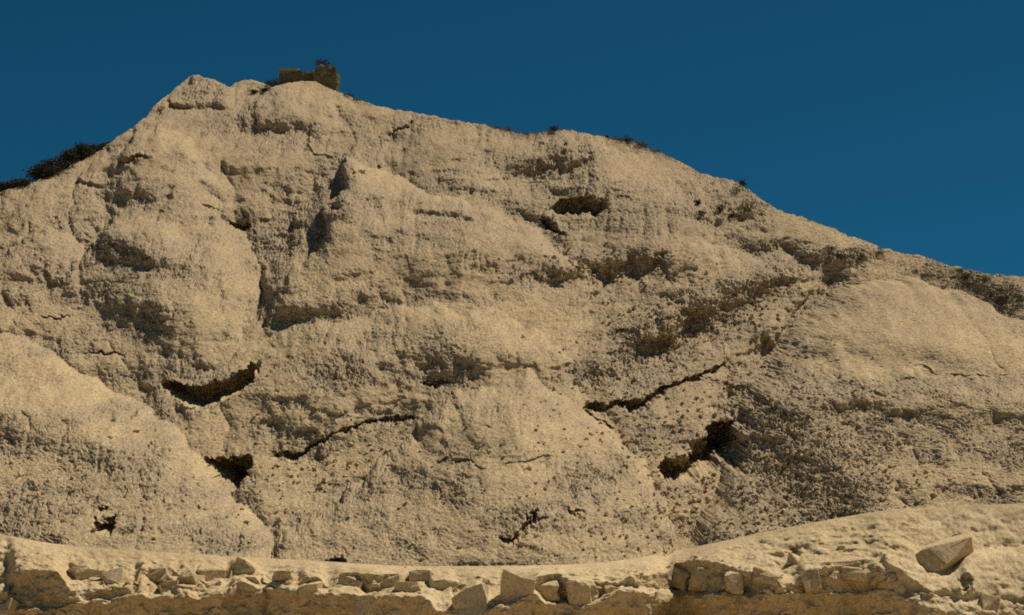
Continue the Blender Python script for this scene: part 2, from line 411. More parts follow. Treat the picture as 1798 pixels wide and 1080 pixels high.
us = np.concatenate((np.linspace(-330, -70, 60), np.linspace(-68, 1866, 1440), np.linspace(1869, 2130, 60)))
NC, NRW = len(us), 560
def relief(U, V):
    c = Chart(U, V)
    sculpt(c)
    P, k = plane(U, V)
    X, T = P[..., 0], (P[..., 1] - 95.0) / 0.788
    wx = X + 0.5 * fbm(X / 1.5, T / 1.5, 41, 3); wt = T + 0.5 * fbm(X / 1.5, T / 1.5, 47, 3)
    big = fbm(X / 9, T / 9, 1, 4)
    c.D += 8 * fbm(U / 150, V / 90, 3, 3) + 3.2 * fbm(U / 42, V / 28, 5, 3)
    patch = sstep(-0.35, 0.55, fbm(X / 4.5, T / 3.6, 11, 4) + 0.15 * big)
    low = sstep(480, 800, V)                               # the foot of the hill is more broken
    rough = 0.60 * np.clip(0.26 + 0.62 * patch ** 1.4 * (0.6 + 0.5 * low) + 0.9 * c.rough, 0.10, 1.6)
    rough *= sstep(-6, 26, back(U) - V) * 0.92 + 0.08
    f1, f2, cid = worley(wx / 0.46, wt / 0.40, 21)
    g1, g2, gid = worley(wx / 0.25, wt / 0.23, 23)
    e1, e2, eid = worley(wx / 0.15, wt / 0.14, 29)
    gap = lambda b_, a_, w_: np.exp(-((b_ - a_) / w_) ** 2)
    clod = 0.22 * (cid - 0.35) * np.clip(rough, 0, 1.2) - 0.20 * gap(f2, f1, 0.09) * sstep(.3, .7, cid) \
         + 0.11 * (gid - 0.4) + 0.06 * (0.4 - g1 ** 2) - 0.17 * gap(g2, g1, 0.16) * (0.25 + gid) + (0.5 - e1 ** 2) * (0.1 + eid) * 0.09 - 0.05 * gap(e2, e1, 0.2)
    h1, h2, hid = worley(wx / 1.5, wt / 1.1, 27)
    crack = gap(h2, h1, 0.045) * (hid > .35) - 1.1 * (hid - 0.5)
    ru = U + 14 * fbm(U / 70, V / 70, 75, 2)
    rill = np.clip(1 - 3.2 * np.abs(gnoise(ru / 32 + 0.3 * V / 32, V / 70, 77)), 0, 1) + 0.3 * np.clip(1 - 3.0 * np.abs(gnoise(ru / 15, V / 26, 79)), 0, 1)
    gul = np.clip(1 - 2.6 * np.abs(gnoise(ru / 62 + 0.35 * V / 62, V / 120, 85)), 0, 1) ** 1.3
    c.D -= (rill * 3.6 + gul * 7.0) * np.clip(0.35 + patch + 0.5 * c.rough, 0, 1.3) * (c.rough > -0.3)
    pits = sstep(0.52, 0.8, gnoise(wx / 0.42, wt / 0.33, 57)) * sstep(-0.2, 0.5, gnoise(X / 3, T / 3, 58))
    Dn = rough * clod + 0.05 * rough * fbm(X / 0.5, T / 0.4, 31, 3) + 0.018 * fbm(X / 0.25, T / 0.22, 35, 3) - 0.09 * crack * rough
    Do = c.D * k + rough * 0.16 * fbm(X / 1.4, T / 0.9, 37, 4) - 0.22 * pits * np.clip(rough + .2, 0, 1)
    return P + Do[..., None] * OUT + Dn[..., None] * NRM, rough

c0 = crest(us) + 2.2 * fbm(us / 14, us * 0, 61, 3) * (np.abs(us - 540) > 70)
s = np.linspace(0, 1, NRW) ** 0.97
V = c0[None, :] + s[:, None] * (back(us) + 7 - c0)[None, :]
U = np.broadcast_to(us, V.shape)
HP, HR = relief(U, V)
# rounded brow and the far side of the ridge, falling away behind it
nb = 26
q = (np.arange(1, nb + 1) / nb)[:, None]
brow = HP[0]
backy = 60 * q ** 1.6
BP = np.stack((brow[None, :, 0] + 0 * q, brow[None, :, 1] + backy, np.maximum(brow[None, :, 2] - 0.18 * backy - 0.006 * backy ** 2
      + 0.25 * fbm(brow[None, :, 0] / 1.2 + 0 * q, backy / 1.2 + 0 * brow[None, :, 1], 71, 3) * sstep(0, .3, q), -0.5)), -1)[::-1]
hill_P = np.concatenate((BP, HP), 0)

# ------------------------------------------------------------------ materials
def mat(name):
    m = bpy.data.materials.new(name); m.use_nodes = True
    nt = m.node_tree; b = nt.nodes['Principled BSDF']
    b.inputs['Roughness'].default_value = 0.95
    b.inputs['Specular IOR Level'].default_value = 0.12
    return m, nt, b
def N(nt, t, **kw):
    n = nt.nodes.new(t)
    for k_, v_ in kw.items():
        n.inputs[k_.replace('_', ' ')].default_value = v_
    return n
def noise_tex(nt, vec, scale, detail=5, rough=0.6):
    n = N(nt, 'ShaderNodeTexNoise', Scale=scale, Detail=detail, Roughness=rough)
    nt.links.new(vec, n.inputs['Vector']); return n.outputs['Fac']
def ramp(nt, fac, stops):
    r = nt.nodes.new('ShaderNodeValToRGB')
    while len(r.color_ramp.elements) < len(stops): r.color_ramp.elements.new(0.5)
    for e, (p, c) in zip(r.color_ramp.elements, stops):
        e.position = p; e.color = (*c, 1)
    nt.links.new(fac, r.inputs[0]); return r.outputs[0]
def mix(nt, fac, a, b, mode='MIX'):
    n = nt.nodes.new('ShaderNodeMix'); n.data_type = 'RGBA'; n.blend_type = mode
    for sock, val in ((n.inputs[0], fac), (n.inputs[6], a), (n.inputs[7], b)):
        if isinstance(val, bpy.types.NodeSocket): nt.links.new(val, sock)
        elif isinstance(val, (int, float)): sock.default_value = val
        else: sock.default_value = (*val, 1)
    return n.outputs[2]
def bump(nt, b, h, strength, dist, prev=None):
    n = N(nt, 'ShaderNodeBump', Strength=strength, Distance=dist)
    nt.links.new(h, n.inputs['Height'])
    if prev: nt.links.new(prev, n.inputs['Normal'])
    return n.outputs[0]

def earth(name, light, mid, grey, bscale=1.0, speck=1.0, rough_tone=None):
    m, nt, b = mat(name)
    vec = nt.nodes.new('ShaderNodeNewGeometry').outputs['Position']
    big = noise_tex(nt, vec, 0.09, 4); med = noise_tex(nt, vec, 0.7, 5); fine = noise_tex(nt, vec, 5.5, 4, 0.75); grain = noise_tex(nt, vec, 16.0, 2, 0.8)
    c1 = ramp(nt, med, [(0.3, mid), (0.68, light)])
    c2 = mix(nt, ramp(nt, big, [(0.42, (0, 0, 0)), (0.66, (.7, .7, .7))]), c1, grey)
    if rough_tone:
        sx = nt.nodes.new('ShaderNodeSeparateXYZ'); nt.links.new(vec, sx.inputs[0])     # duller beds higher up the hill
        wob = nt.nodes.new('ShaderNodeMath'); wob.operation = 'MULTIPLY_ADD'; wob.inputs[1].default_value = 18.0
        nt.links.new(big, wob.inputs[0]); nt.links.new(sx.outputs['Z'], wob.inputs[2])
        mr = nt.nodes.new('ShaderNodeMapRange'); mr.inputs['From Min'].default_value = 22.0; mr.inputs['From Max'].default_value = 48.0
        nt.links.new(wob.outputs[0], mr.inputs['Value'])
        c2 = mix(nt, mr.outputs[0], c2, mix(nt, 1.0, c2, (0.84, 0.83, 0.85), 'MULTIPLY'))
    if rough_tone:                                             # greyer, darker clay tone where the relief is rougher
        at_ = nt.nodes.new('ShaderNodeAttribute'); at_.attribute_name = 'relief_rough'
        c2 = mix(nt, ramp(nt, at_.outputs['Fac'], [(0.10, (0, 0, 0)), (0.48, (.8, .8, .8))]), c2, rough_tone)
    c3 = mix(nt, 0.85 * speck, c2, ramp(nt, fine, [(0.34, (.42, .42, .43)), (0.5, (.95, .95, .95)), (0.68, (1.25, 1.24, 1.2))]), 'MULTIPLY')
    c4 = mix(nt, 0.8 * speck, c3, ramp(nt, grain, [(0.34, (.45, .45, .47)), (0.66, (1.45, 1.44, 1.40))]), 'MULTIPLY')
    nt.links.new(c4, b.inputs['Base Color'])
    n1 = bump(nt, b, fine, 0.6, 0.06 * bscale)
    n2 = bump(nt, b, grain, 0.6, 0.03 * bscale, n1)
    nt.links.new(n2, b.inputs['Normal'])
    return m
M_clay = earth('pale_clay', (0.62, 0.465, 0.265), (0.51, 0.38, 0.215), (0.47, 0.355, 0.215), rough_tone=(0.385, 0.30, 0.20))
M_rock = earth('limestone', (0.66, 0.515, 0.31), (0.56, 0.42, 0.24), (0.46, 0.33, 0.17), 0.6, 0.7)
M_stone = earth('loose_stone', (0.56, 0.44, 0.29), (0.45, 0.35, 0.23), (0.42, 0.33, 0.22), 0.6, 0.7)
M_ruin = earth('weathered_masonry', (0.22, 0.19, 0.11), (0.12, 0.11, 0.065), (0.10, 0.10, 0.06), 1.0, 1.0)
M_sand = earth('beach_sand', (0.50, 0.38, 0.22), (0.42, 0.31, 0.18), (0.44, 0.33, 0.20), 0.3, 0.5)

def leafmat(name, a, b_):
    m, nt, b = mat(name)
    vec = nt.nodes.new('ShaderNodeNewGeometry').outputs['Position']
    nt.links.new(ramp(nt, noise_tex(nt, vec, 7.0, 3), [(0.3, a), (0.7, b_)]), b.inputs['Base Color'])
    return m
M_leaf = leafmat('dark_foliage', (0.034, 0.034, 0.019), (0.072, 0.066, 0.036))
M_scrub = leafmat('olive_scrub', (0.09, 0.085, 0.045), (0.17, 0.15, 0.08))
M_grass = leafmat('dry_grass_blades', (0.24, 0.18, 0.08), (0.40, 0.31, 0.15))
M_wood = leafmat('twig_bark', (0.06, 0.045, 0.03), (0.10, 0.08, 0.05))

# ------------------------------------------------------------------ ground and hill
g = 9000.0
ground = link('ground', poly_mesh('ground', [(-g, -g, 0), (g, -g, 0), (g, g, 0), (-g, g, 0)], [(0, 1, 2, 3)]), M_sand)
setp(ground, kind='structure')
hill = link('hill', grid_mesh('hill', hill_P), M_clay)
at = hill.data.attributes.new('relief_rough', 'FLOAT', 'POINT')
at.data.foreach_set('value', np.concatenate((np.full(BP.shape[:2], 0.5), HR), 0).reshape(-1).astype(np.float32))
setp(hill, 'pale eroded clay hillside rising to a pointed crest', kind='structure')

def on_hill(u, v):
    """a point of the finished surface at chart (u, v) and the local slope frame"""
    j = int(np.clip(np.searchsorted(us, u), 0, NC - 1))
    col = V[:, j]
    i = int(np.clip(np.searchsorted(col, v), 0, NRW - 1))
    return Vector(HP[i, j])

# ------------------------------------------------------------------ the rock ledge at the foot
# per station: u, brow of the upper step, foot of its face, brow of the lower step
STEP = np.array([(-700, 1000, 1030, 1040), (-60, 1010, 1040, 1050), (-10, 1060, 1062, 1066), (14, 1058, 1060, 1066), (20, 1004, 1062, 1068), (60, 999, 1066, 1072), (96, 1001, 1066, 1072),
    (108, 1014, 1060, 1066), (122, 1036, 1058, 1062), (180, 1034, 1052, 1056), (240, 1030, 1040, 1046), (248, 997, 1008, 1046), (275, 996, 1014, 1049), (300, 996, 1008, 1050), (312, 1010, 1014, 1050),
    (322, 1008, 1022, 1050), (345, 1010, 1032, 1050), (360, 1026, 1030, 1048), (400, 1022, 1026, 1036), (412, 988, 1004, 1022), (428, 990, 1004, 1022), (434, 1004, 1008, 1028), (470, 1026, 1030, 1034), (525, 1026, 1028, 1032), (535, 1012, 1022, 1040),
    (562, 1014, 1026, 1042), (572, 1034, 1036, 1040), (596, 1004, 1010, 1042), (632, 1006, 1012, 1044), (638, 1008, 1044, 1050), (660, 1008, 1040, 1050), (690, 1009, 1024, 1046), (740, 1007, 1018, 1048), (756, 1016, 1022, 1050), (764, 1010, 1014, 1072),
    (792, 1014, 1018, 1074), (802, 1062, 1064, 1070), (835, 1042, 1066, 1072), (870, 1060, 1066, 1072), (890, 1050, 1054, 1066), (925, 1036, 1040, 1044), (938, 1018, 1034, 1040), (952, 1008, 1052, 1058), (982, 1006, 1056, 1062), (1000, 1016, 1056, 1062),
    (1042, 1022, 1056, 1062), (1050, 1018, 1050, 1060), (1062, 1020, 1040, 1050), (1090, 1018, 1026, 1036), (1105, 1012, 1028, 1036), (1140, 1008, 1032, 1040), (1172, 1006, 1036, 1042), (1182, 990, 1036, 1043), (1215, 984, 1038, 1045), (1255, 984, 1039, 1046),
    (1285, 996, 1040, 1046), (1328, 1006, 1042, 1048), (1338, 1014, 1042, 1044), (1380, 1026, 1042, 1044), (1396, 1028, 1040, 1042), (1410, 1004, 1040, 1042), (1450, 996, 1040, 1042), (1510, 991, 1038, 1040), (1560, 988, 1034, 1038), (1590, 1004, 1036, 1050),
    (1630, 1030, 1040, 1066), (1680, 1040, 1046, 1078), (1700, 1020, 1060, 1080), (1716, 1040, 1050, 1084), (1800, 1050, 1056, 1088), (2500, 1050, 1056, 1088)], float)
LC = 1180
lu = np.linspace(-330, 2130, LC)
bb = np.interp(lu, BACK[:, 0], BACK[:, 1]) - 6
bb = np.convolve(np.pad(bb, 40, mode='edge'), np.hanning(81) / np.hanning(81).sum(), 'valid')
P_back, _ = relief(lu[None, :], bb[None, :])
P_back = P_back[0]
ker = np.hanning(61); ker /= ker.sum()
for ax in (0, 1, 2):
    P_back[:, ax] = np.convolve(np.pad(P_back[:, ax], 30, mode='reflect', reflect_type='odd'), ker, 'valid')
wu_ = lu + 4 * fbm(lu / 40, 0 * lu, 81, 2)
e1, fs, e2 = (np.interp(wu_, STEP[:, 0], STEP[:, i]) + a_ * fbm(lu / 45, 0 * lu, 83 + i, 2) for i, a_ in ((1, 1.6), (2, 1.2), (3, 1.6)))
sm = lambda q_, n_: np.convolve(np.pad(q_, n_, mode='edge'), np.hanning(2 * n_ + 1) / np.hanning(2 * n_ + 1).sum(), 'valid')
e1, fs, e2 = sm(e1, 5), sm(fs, 5), sm(e2, 5)
e1 = np.maximum(e1, bb + 4); fs = np.maximum(fs, e1 + 1.0); e2 = np.maximum(e2, fs + 2.0)
k0 = P_back[:, 1] / FOC
total = (e1 - bb) + (e2 - fs)
sm = lambda q_, n_: np.convolve(np.pad(q_, n_, mode='edge'), np.hanning(2 * n_ + 1) / np.hanning(2 * n_ + 1).sum(), 'valid')
frac1 = np.clip(sm((e1 - bb) / total, 16), 0.12, 0.97)
reach = 5.2 + 0.6 * fbm(lu / 120, 0 * lu, 87, 2)
def seg(v0, v1, n, p=1.0):
    t = (np.arange(1, n + 1) / n)[:, None] ** p
    return v0 + t * (v1 - v0)
VL = np.concatenate((bb[None, :], seg(bb, e1, 74), seg(e1, fs, 46), seg(fs, e2, 26), seg(e2, 1110, 62), seg(1110 + 0 * e2, 1336 + 0 * e2, 14)), 0)
UL = np.broadcast_to(lu, VL.shape)
e1s, fss, e2s = sm(e1, 14), sm(fs, 14), sm(e2, 14)
s1 = np.clip((VL - bb) / (e1 - bb), 0, 1); s2 = np.clip(VL - e1, 0, fs - e1); s3 = np.clip((VL - fs) / (e2 - fs), 0, 1); s4 = np.clip(VL - e2, 0, None)
depth = P_back[:, 1] + 0.10 - reach * (frac1 * s1 + (1 - frac1) * s3) + k0 * (0.22 * np.minimum(s2, 40) + 0.5 * np.minimum(s4, 40) + 0.05 * s4)
rim = lambda d, w: np.exp(-np.abs(d) / w)
depth = depth + k0 * (3.0 * rim(VL - e1, 4) + 2.0 * rim(VL - e2, 3))              # worn brows
cl = Chart(UL, VL); cl.wall = 0.9
def sculpt_ledge(c):
    c.scarp([(108, 985), (140, 1000), (172, 1018)], 7, 1.6)
    c.scarp([(180, 1004), (215, 1002), (252, 1014)], 9, 1.3)
    c.scarp([(120, 1012), (150, 1022), (180, 1020)], 9, 1.0)
    c.ridge([(22, 985), (40, 995)], 3, -1.5, True)
    c.ridge([(14, 990), (20, 1030)], 5, -1.8, True)
    c.ridge([(455, 1026), (462, 1050), (455, 1090)], 6, -2.2, True)
    c.scarp([(330, 990), (375, 984), (415, 988)], 7, 1.2)
    c.ridge([(300, 1030), (330, 1012), (360, 1000)], 9, 0.5)
    c.ridge([(260, 1030), (300, 1015), (320, 1035), (355, 1045)], 8, 0.6)
    c.notch([(1384, 966, .7), (1396, 962, 1.2), (1409, 976, 1)], 38, 20)
    c.scarp([(1458, 982), (1480, 970), (1530, 966), (1560, 984)], 5, 1.2)
    c.ridge([(1455, 988), (1475, 976), (1500, 972)], 3, -1.2, True)
    c.ridge([(1350, 988), (1390, 993)], 2.5, -1.4, True)
    c.notch([(1679, 1015, .8), (1700, 1006, 1.2), (1716, 1022, .6)], 56, 22)
    c.ridge([(1712, 960), (1716, 940), (1730, 935)], 3, -1.4, True)
    c.ridge([(1765, 910), (1785, 930)], 3, -1.5, True)
    c.ridge([(1445, 1000), (1450, 1040)], 4, -1.2, True)
    c.ridge([(1250, 990), (1252, 1040)], 3, -1.2, True)
    c.ridge([(1215, 990), (1216, 1036)], 5, -0.9, True)
    c.mound([(1600, 1100), (1612, 1030), (1640, 1002), (1700, 968), (1810, 955), (2100, 955), (2100, 1110)], 30, 14, 0.35)
sculpt_ledge(cl)
kk = k0[None, :]
XL = P_back[None, :, 0] + 0 * VL
SL = VL * 0.0275
front = sstep(-3, 6, VL - e1)
wx = XL + 0.35 * fbm(XL / 1.6, SL / 1.6, 141, 3); wt = SL + 0.35 * fbm(XL / 1.6, SL / 1.6, 147, 3)
f1, f2, cid = worley(wx / 2.0, wt / 1.3, 121)
blk = (cid - 0.5) * 0.5 * sstep(0.0, 0.10, f2 - f1) - 0.05 * np.exp(-((f2 - f1) / 0.04) ** 2)
zone = sstep(0, 24, VL - bb)
g1, g2, gid = worley(wx / 0.5, wt / 0.4, 123)
rub = sstep(1590, 1640, UL) * sstep(940, 1010, VL)
Dl = cl.D * kk + zone * (0.08 + 0.92 * front) * blk * 0.7 + zone * (0.05 + 0.12 * np.clip(cl.rough, 0, 1)) * (0.5 - g1 ** 2) \
     + zone * 0.30 * (1 - 0.6 * sstep(1500, 1640, UL)) * fbm(XL / 1.3, SL / 0.8, 131, 5) + rub * 0.10 * fbm(XL / 0.9, SL / 0.8, 135, 4)
YL = depth - Dl * 0.97
rd = ray(UL, VL)
LP = CAM + rd * (YL / rd[..., 1])[..., None]
LP[..., 2] += zone * (1 - front) * (0.05 * fbm(XL / 0.5, YL / 0.5, 133, 3)) + zone * 0.02 * fbm(XL / 0.16, YL / 0.16 + SL / 0.16, 137, 2)
n3 = lambda sc, sd_: fbm(XL / sc, (LP[..., 1] * 0.8 + LP[..., 2]) / sc, sd_, 3)
bz, by = n3(0.8, 161), n3(0.7, 165)
calm = 1 - 0.55 * sstep(1560, 1640, UL)
LP[..., 2] += zone * calm * (0.06 + 0.05 * front) * bz; LP[..., 1] += zone * calm * 0.14 * by
ledge = link('rock_ledge', grid_mesh('rock_ledge', LP), M_rock)
setp(ledge, 'undercut limestone ledge running along the foot of the clay hill', kind='structure')
LV = VL
def on_ledge(u, v):
    j = int(np.clip((u - lu[0]) / (lu[1] - lu[0]), 0, LC - 1))
    i = int(np.clip(np.searchsorted(LV[:, j], v), 0, LV.shape[0] - 1))
    return Vector(LP[i, j])

# ------------------------------------------------------------------ stones and clods
def chunk(seed, n=14, subdiv=1, amp=0.10, flat=0.8):
    r = random.Random(seed)
    bm = bmesh.new()
    for i in range(n):
        v = Vector((r.gauss(0, 1), r.gauss(0, 1), r.gauss(0, 1))).normalized()
        bm.verts.new((v.x * r.uniform(.8, 1), v.y * r.uniform(.8, 1), v.z * flat * r.uniform(.8, 1)))
    res = bmesh.ops.convex_hull(bm, input=bm.verts)
    bmesh.ops.delete(bm, geom=[e for e in res['geom_interior'] if isinstance(e, bmesh.types.BMVert)], context='VERTS')
    if subdiv:
        bmesh.ops.bevel(bm, geom=list(bm.edges), offset=0.09, segments=1, affect='EDGES', clamp_overlap=True)
        bmesh.ops.triangulate(bm, faces=bm.faces)
    for v in bm.verts:
        v.co += Vector(mnoise.noise_vector(v.co * 2.3 + Vector((seed, 0, 0)))) * amp
    me = bpy.data.meshes.new('stone')
    bm.to_mesh(me); bm.free()
    return me
stone_me = [chunk(i, 12 + i % 5) for i in range(10)]
for m_ in stone_me: m_.materials.append(M_rock)
def block(seed):
    """an angular joint-bounded block: a skewed box with chipped corners"""
    r = random.Random(seed); bm = bmesh.new()
    for x in (-1, 1):
        for y in (-1, 1):
            for z in (-1, 1):
                c_ = Vector((x * r.uniform(.6, 1.05), y * r.uniform(.6, 1), z * r.uniform(.5, .9) + .25 * x * r.uniform(-1, 1)))
                bm.verts.new(c_)
                if r.random() < .5: bm.verts.new(c_ * r.uniform(.9, 1) + Vector((r.uniform(-.25, .25), r.uniform(-.2, .2), r.uniform(-.25, .25))))
    res = bmesh.ops.convex_hull(bm, input=bm.verts)
    bmesh.ops.delete(bm, geom=[e for e in res['geom_interior'] if isinstance(e, bmesh.types.BMVert)], context='VERTS')
    bmesh.ops.dissolve_limit(bm, angle_limit=0.12, verts=bm.verts, edges=bm.edges)
    bmesh.ops.bevel(bm, geom=list(bm.edges), offset=0.12, segments=1, affect='EDGES', clamp_overlap=True)
    bmesh.ops.triangulate(bm, faces=bm.faces)
    bmesh.ops.subdivide_edges(bm, edges=[e for e in bm.edges if e.calc_length() > 0.35], cuts=1)
    bmesh.ops.triangulate(bm, faces=bm.faces)
    for v in bm.verts: v.co += Vector(mnoise.noise_vector(v.co * 1.3 + Vector((seed, 0, 0)))) * 0.20 + Vector(mnoise.noise_vector(v.co * 4 + Vector((seed, 0, 0)))) * 0.06
    me = bpy.data.meshes.new('stone'); bm.to_mesh(me); bm.free()
    me.materials.append(M_rock)
    return me
block_me = [block(200 + i) for i in range(9)]
clod_me = [chunk(50 + i, 9, 0, 0.05) for i in range(8)]
for m_ in clod_me: m_.materials.append(M_clay)

def put(name, me, loc, size, parent, sink=0.3, squash=(1, 1, 1), r=random):
    o = bpy.data.objects.new(name, me)
    scene.collection.objects.link(o)
    o.location = loc - Vector((0, -0.6, 0.5)) * size * sink
    o.rotation_euler = (r.uniform(-.5, .5), r.uniform(-.5, .5), r.uniform(0, 6.28))
    o.scale = [size * q_ * r.uniform(.85, 1.15) for q_ in squash]
    o.parent = parent
    return o

# (u, v, radius in chart units, squash)
for u, v, r_, sq in [(546, 1036, 16, (1, 1, .9)), (285, 1016, 19, (1.2, 1, .8)), (325, 1030, 17, (1, 1, .9)), (690, 1026, 17, (1.2, 1, .8)), (430, 1000, 15, (1, 1, 1)), (740, 1012, 16, (1.3, 1, .7)), (1345, 1010, 15, (1.2, 1, .8)), (1395, 985, 13.5, (.8, 1, 1.2)), (1500, 1000, 22, (1.5, 1, .8)), (833, 1062, 30, (1.25, .9, .95)), (905, 1050, 32, (.85, .8, 1.25)), (777, 1030, 20, (1, .8, 1.2)), (858, 1022, 13, (1, 1, 1)),
        (964, 1036, 18, (.9, .8, 1.0)), (1016, 1036, 19, (.9, .8, 1.1)), (1074, 1036, 14, (1.2, 1, .7)), (1118, 1022, 11, (1.1, 1, .8)), (1150, 1022, 11, (1, 1, .9)),
        (1196, 1012, 17, (1, 1, 1.1)), (1238, 1012, 20, (1.1, .9, 1.1)), (1290, 1020, 18, (1.1, .9, 1)), (335, 1018, 17, (1.1, 1, .8)), (296, 1034, 15, (1.2, 1, .7)),
        (372, 1008, 22, (1.2, 1, .8)), (398, 1012, 14, (1, 1, 1)), (265, 1026, 10, (1, 1, .8)), (152, 1010, 20, (1.3, 1, .7)), (210, 1016, 22, (1.3, 1, .7)),
        (720, 1036, 22, (1.4, 1, .6)), (612, 1026, 14, (1.2, 1, .8)), (645, 1060, 18, (1, 1, 1)), (85, 1078, 10, (1, 1, 1)), (108, 1074, 10, (1, 1, 1)), (132, 1077, 10, (1.2, 1, 1)),
        (72, 1084, 11, (1, 1, 1)), (152, 1083, 9, (1, 1, 1)), (45, 1082, 11, (1, 1, 1)), (6, 1046, 16, (.8, 1, 1.3)), (10, 1072, 18, (1, 1, 1)), 
        (1736, 1060, 16, (.8, 1, 1.2)), (1612, 1052, 13, (1.2, 1, .9)),
        (505, 1016, 15, (1.6, 1, .5)), (450, 1014, 14, (1.6, 1, .5)), (1480, 984, 20, (1.7, 1, .5)), (1565, 1010, 10, (1, 1, 1)), (1580, 1030, 11, (1, 1, 1)), (1425, 1020, 18, (.9, .9, 1.1)), (1535, 1016, 12, (1.2, 1, .9))]:
    p = on_ledge(u, v)
    o = put('stone', random.choice(block_me if r_ > 13 else stone_me), p, 1.3 * r_ * p.y / FOC, ledge, 0.42, sq)
    o.rotation_euler = (random.uniform(-.25, .25), random.uniform(-.35, .35), random.choice((0, 1.57, 3.14, 4.71)) + random.uniform(-.4, .4))

big_me = chunk(307, 24, 1, 0.12, 0.9); big_me.materials.append(M_rock)
p = on_ledge(1640, 985)
big = put('stone', big_me, p, 1.0, ledge, 0.1)              # the big boulder with its face in shade
big.location = p + Vector((0.15, 0.55, 0.0)); big.rotation_euler = (0.2, -0.55, 0.2); big.scale = (2.9, 1.5, 1.45)
rr = random.Random(21)
for i in range(90):
    u = rr.uniform(-40, 1560)
    v = float(np.interp(u, lu, e1)) + rr.gauss(-3, 6) if rr.random() < .6 else float(np.interp(u, lu, e2)) + rr.gauss(-2, 4)
    r_ = min(15, rr.lognormvariate(1.75, .4))
    p = on_ledge(u, v)
    o = put('stone', rr.choice(stone_me), p, r_ * p.y / FOC, ledge, 0.2, (rr.uniform(.9, 1.5), 1, rr.uniform(.6, 1)))
for i in range(60):                                        # scree where the slope runs out on the shelf
    u = rr.uniform(-20, 1820); v = float(back(np.array(u))) + rr.gauss(0, 5)
    p = on_hill(u, v)
    put('stone', rr.choice(stone_me), p, min(7, rr.lognormvariate(1.1, .4)) * p.y / FOC, hill, 0.15)
for u, v, r_ in [(600, 982, 13), (622, 975, 9), (208, 890, 7), (196, 905, 6), (925, 905, 8), (938, 912, 7), (915, 925, 6), (948, 895, 5), (1468, 908, 10), (1492, 900, 9),
        (1515, 912, 11), (1440, 922, 10), (1408, 930, 8), (1540, 905, 7), (1385, 940, 7), (1362, 935, 6), (1000, 878, 6), (1010, 880, 5), (215, 968, 5), (885, 835, 6), (850, 835, 5),
        (470, 905, 8), (488, 915, 8), (500, 900, 6), (590, 850, 5), (505, 825, 6), (435, 870, 5), (1340, 700, 7), (655, 975, 7), (640, 990, 6), (690, 992, 5)]:
    p = on_hill(u, v)
    put('stone', random.choice(stone_me), p, r_ * p.y / FOC, hill, 0.25)

# crumbled clay clods, thickest on the flank of the right hand mound
def clod_spots(n, seed):
    r = random.Random(seed); out = []
    fields = [((1400, 800), (85, 75), .34), ((1330, 860), (70, 60), .12), ((1210, 870), (90, 60), .12), ((1190, 575), (70, 30), .10), ((1310, 520), (50, 22), .05), ((1060, 470), (80, 14), .09),
              ((1100, 700), (110, 60), .06), ((560, 820), (110, 60), .08), ((1000, 860), (160, 70), .08), ((150, 850), (170, 60), .08)]
    wts = [f[2] for f in fields]
    while len(out) < n:
        f = r.choices(fields, wts)[0]
        u, v = r.gauss(f[0][0], f[1][0]), r.gauss(f[0][1], f[1][1])
        if v > back(np.array(u)) - 12 or u < -20 or u > 1815: continue
        out.append((u, v, min(9.5, max(2.6, r.lognormvariate(1.45, .36)))))
    return out
spots = sorted(clod_spots(2600, 5), key=lambda q_: -q_[2])
for u, v, r_ in spots[:270]:
    p = on_hill(u, v)
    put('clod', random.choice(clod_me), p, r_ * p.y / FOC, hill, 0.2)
VV, FF = [], []
for u, v, r_ in spots[270:]:
    p = on_hill(u, v); me = random.choice(clod_me)
    rot = Matrix.Rotation(random.uniform(0, 6.28), 3, Vector((random.random(), random.random(), 1)).normalized())
    o0 = len(VV); sz = r_ * p.y / FOC
    VV += [tuple(p + rot @ (vv.co * sz) + Vector((0, 0, .05 * sz))) for vv in me.vertices]
    FF += [tuple(o0 + i for i in pl.vertices) for pl in me.polygons]
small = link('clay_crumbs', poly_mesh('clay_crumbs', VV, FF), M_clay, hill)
setp(small, kind='stuff')

# ------------------------------------------------------------------ plants
def branch_tube(V_, F_, a, b, ra, rb, n=5):
    d = (b - a).normalized()
    x = d.orthogonal().normalized(); y = d.cross(x)
    o = len(V_)
    for p, r_ in ((a, ra), (b, rb)):
        for i in range(n):
            t = 6.2832 * i / n
            V_.append(tuple(p + x * math.cos(t) * r_ + y * math.sin(t) * r_))
    for i in range(n):
        j = (i + 1) % n
        F_.append((o + i, o + j, o + n + j, o + n + i))

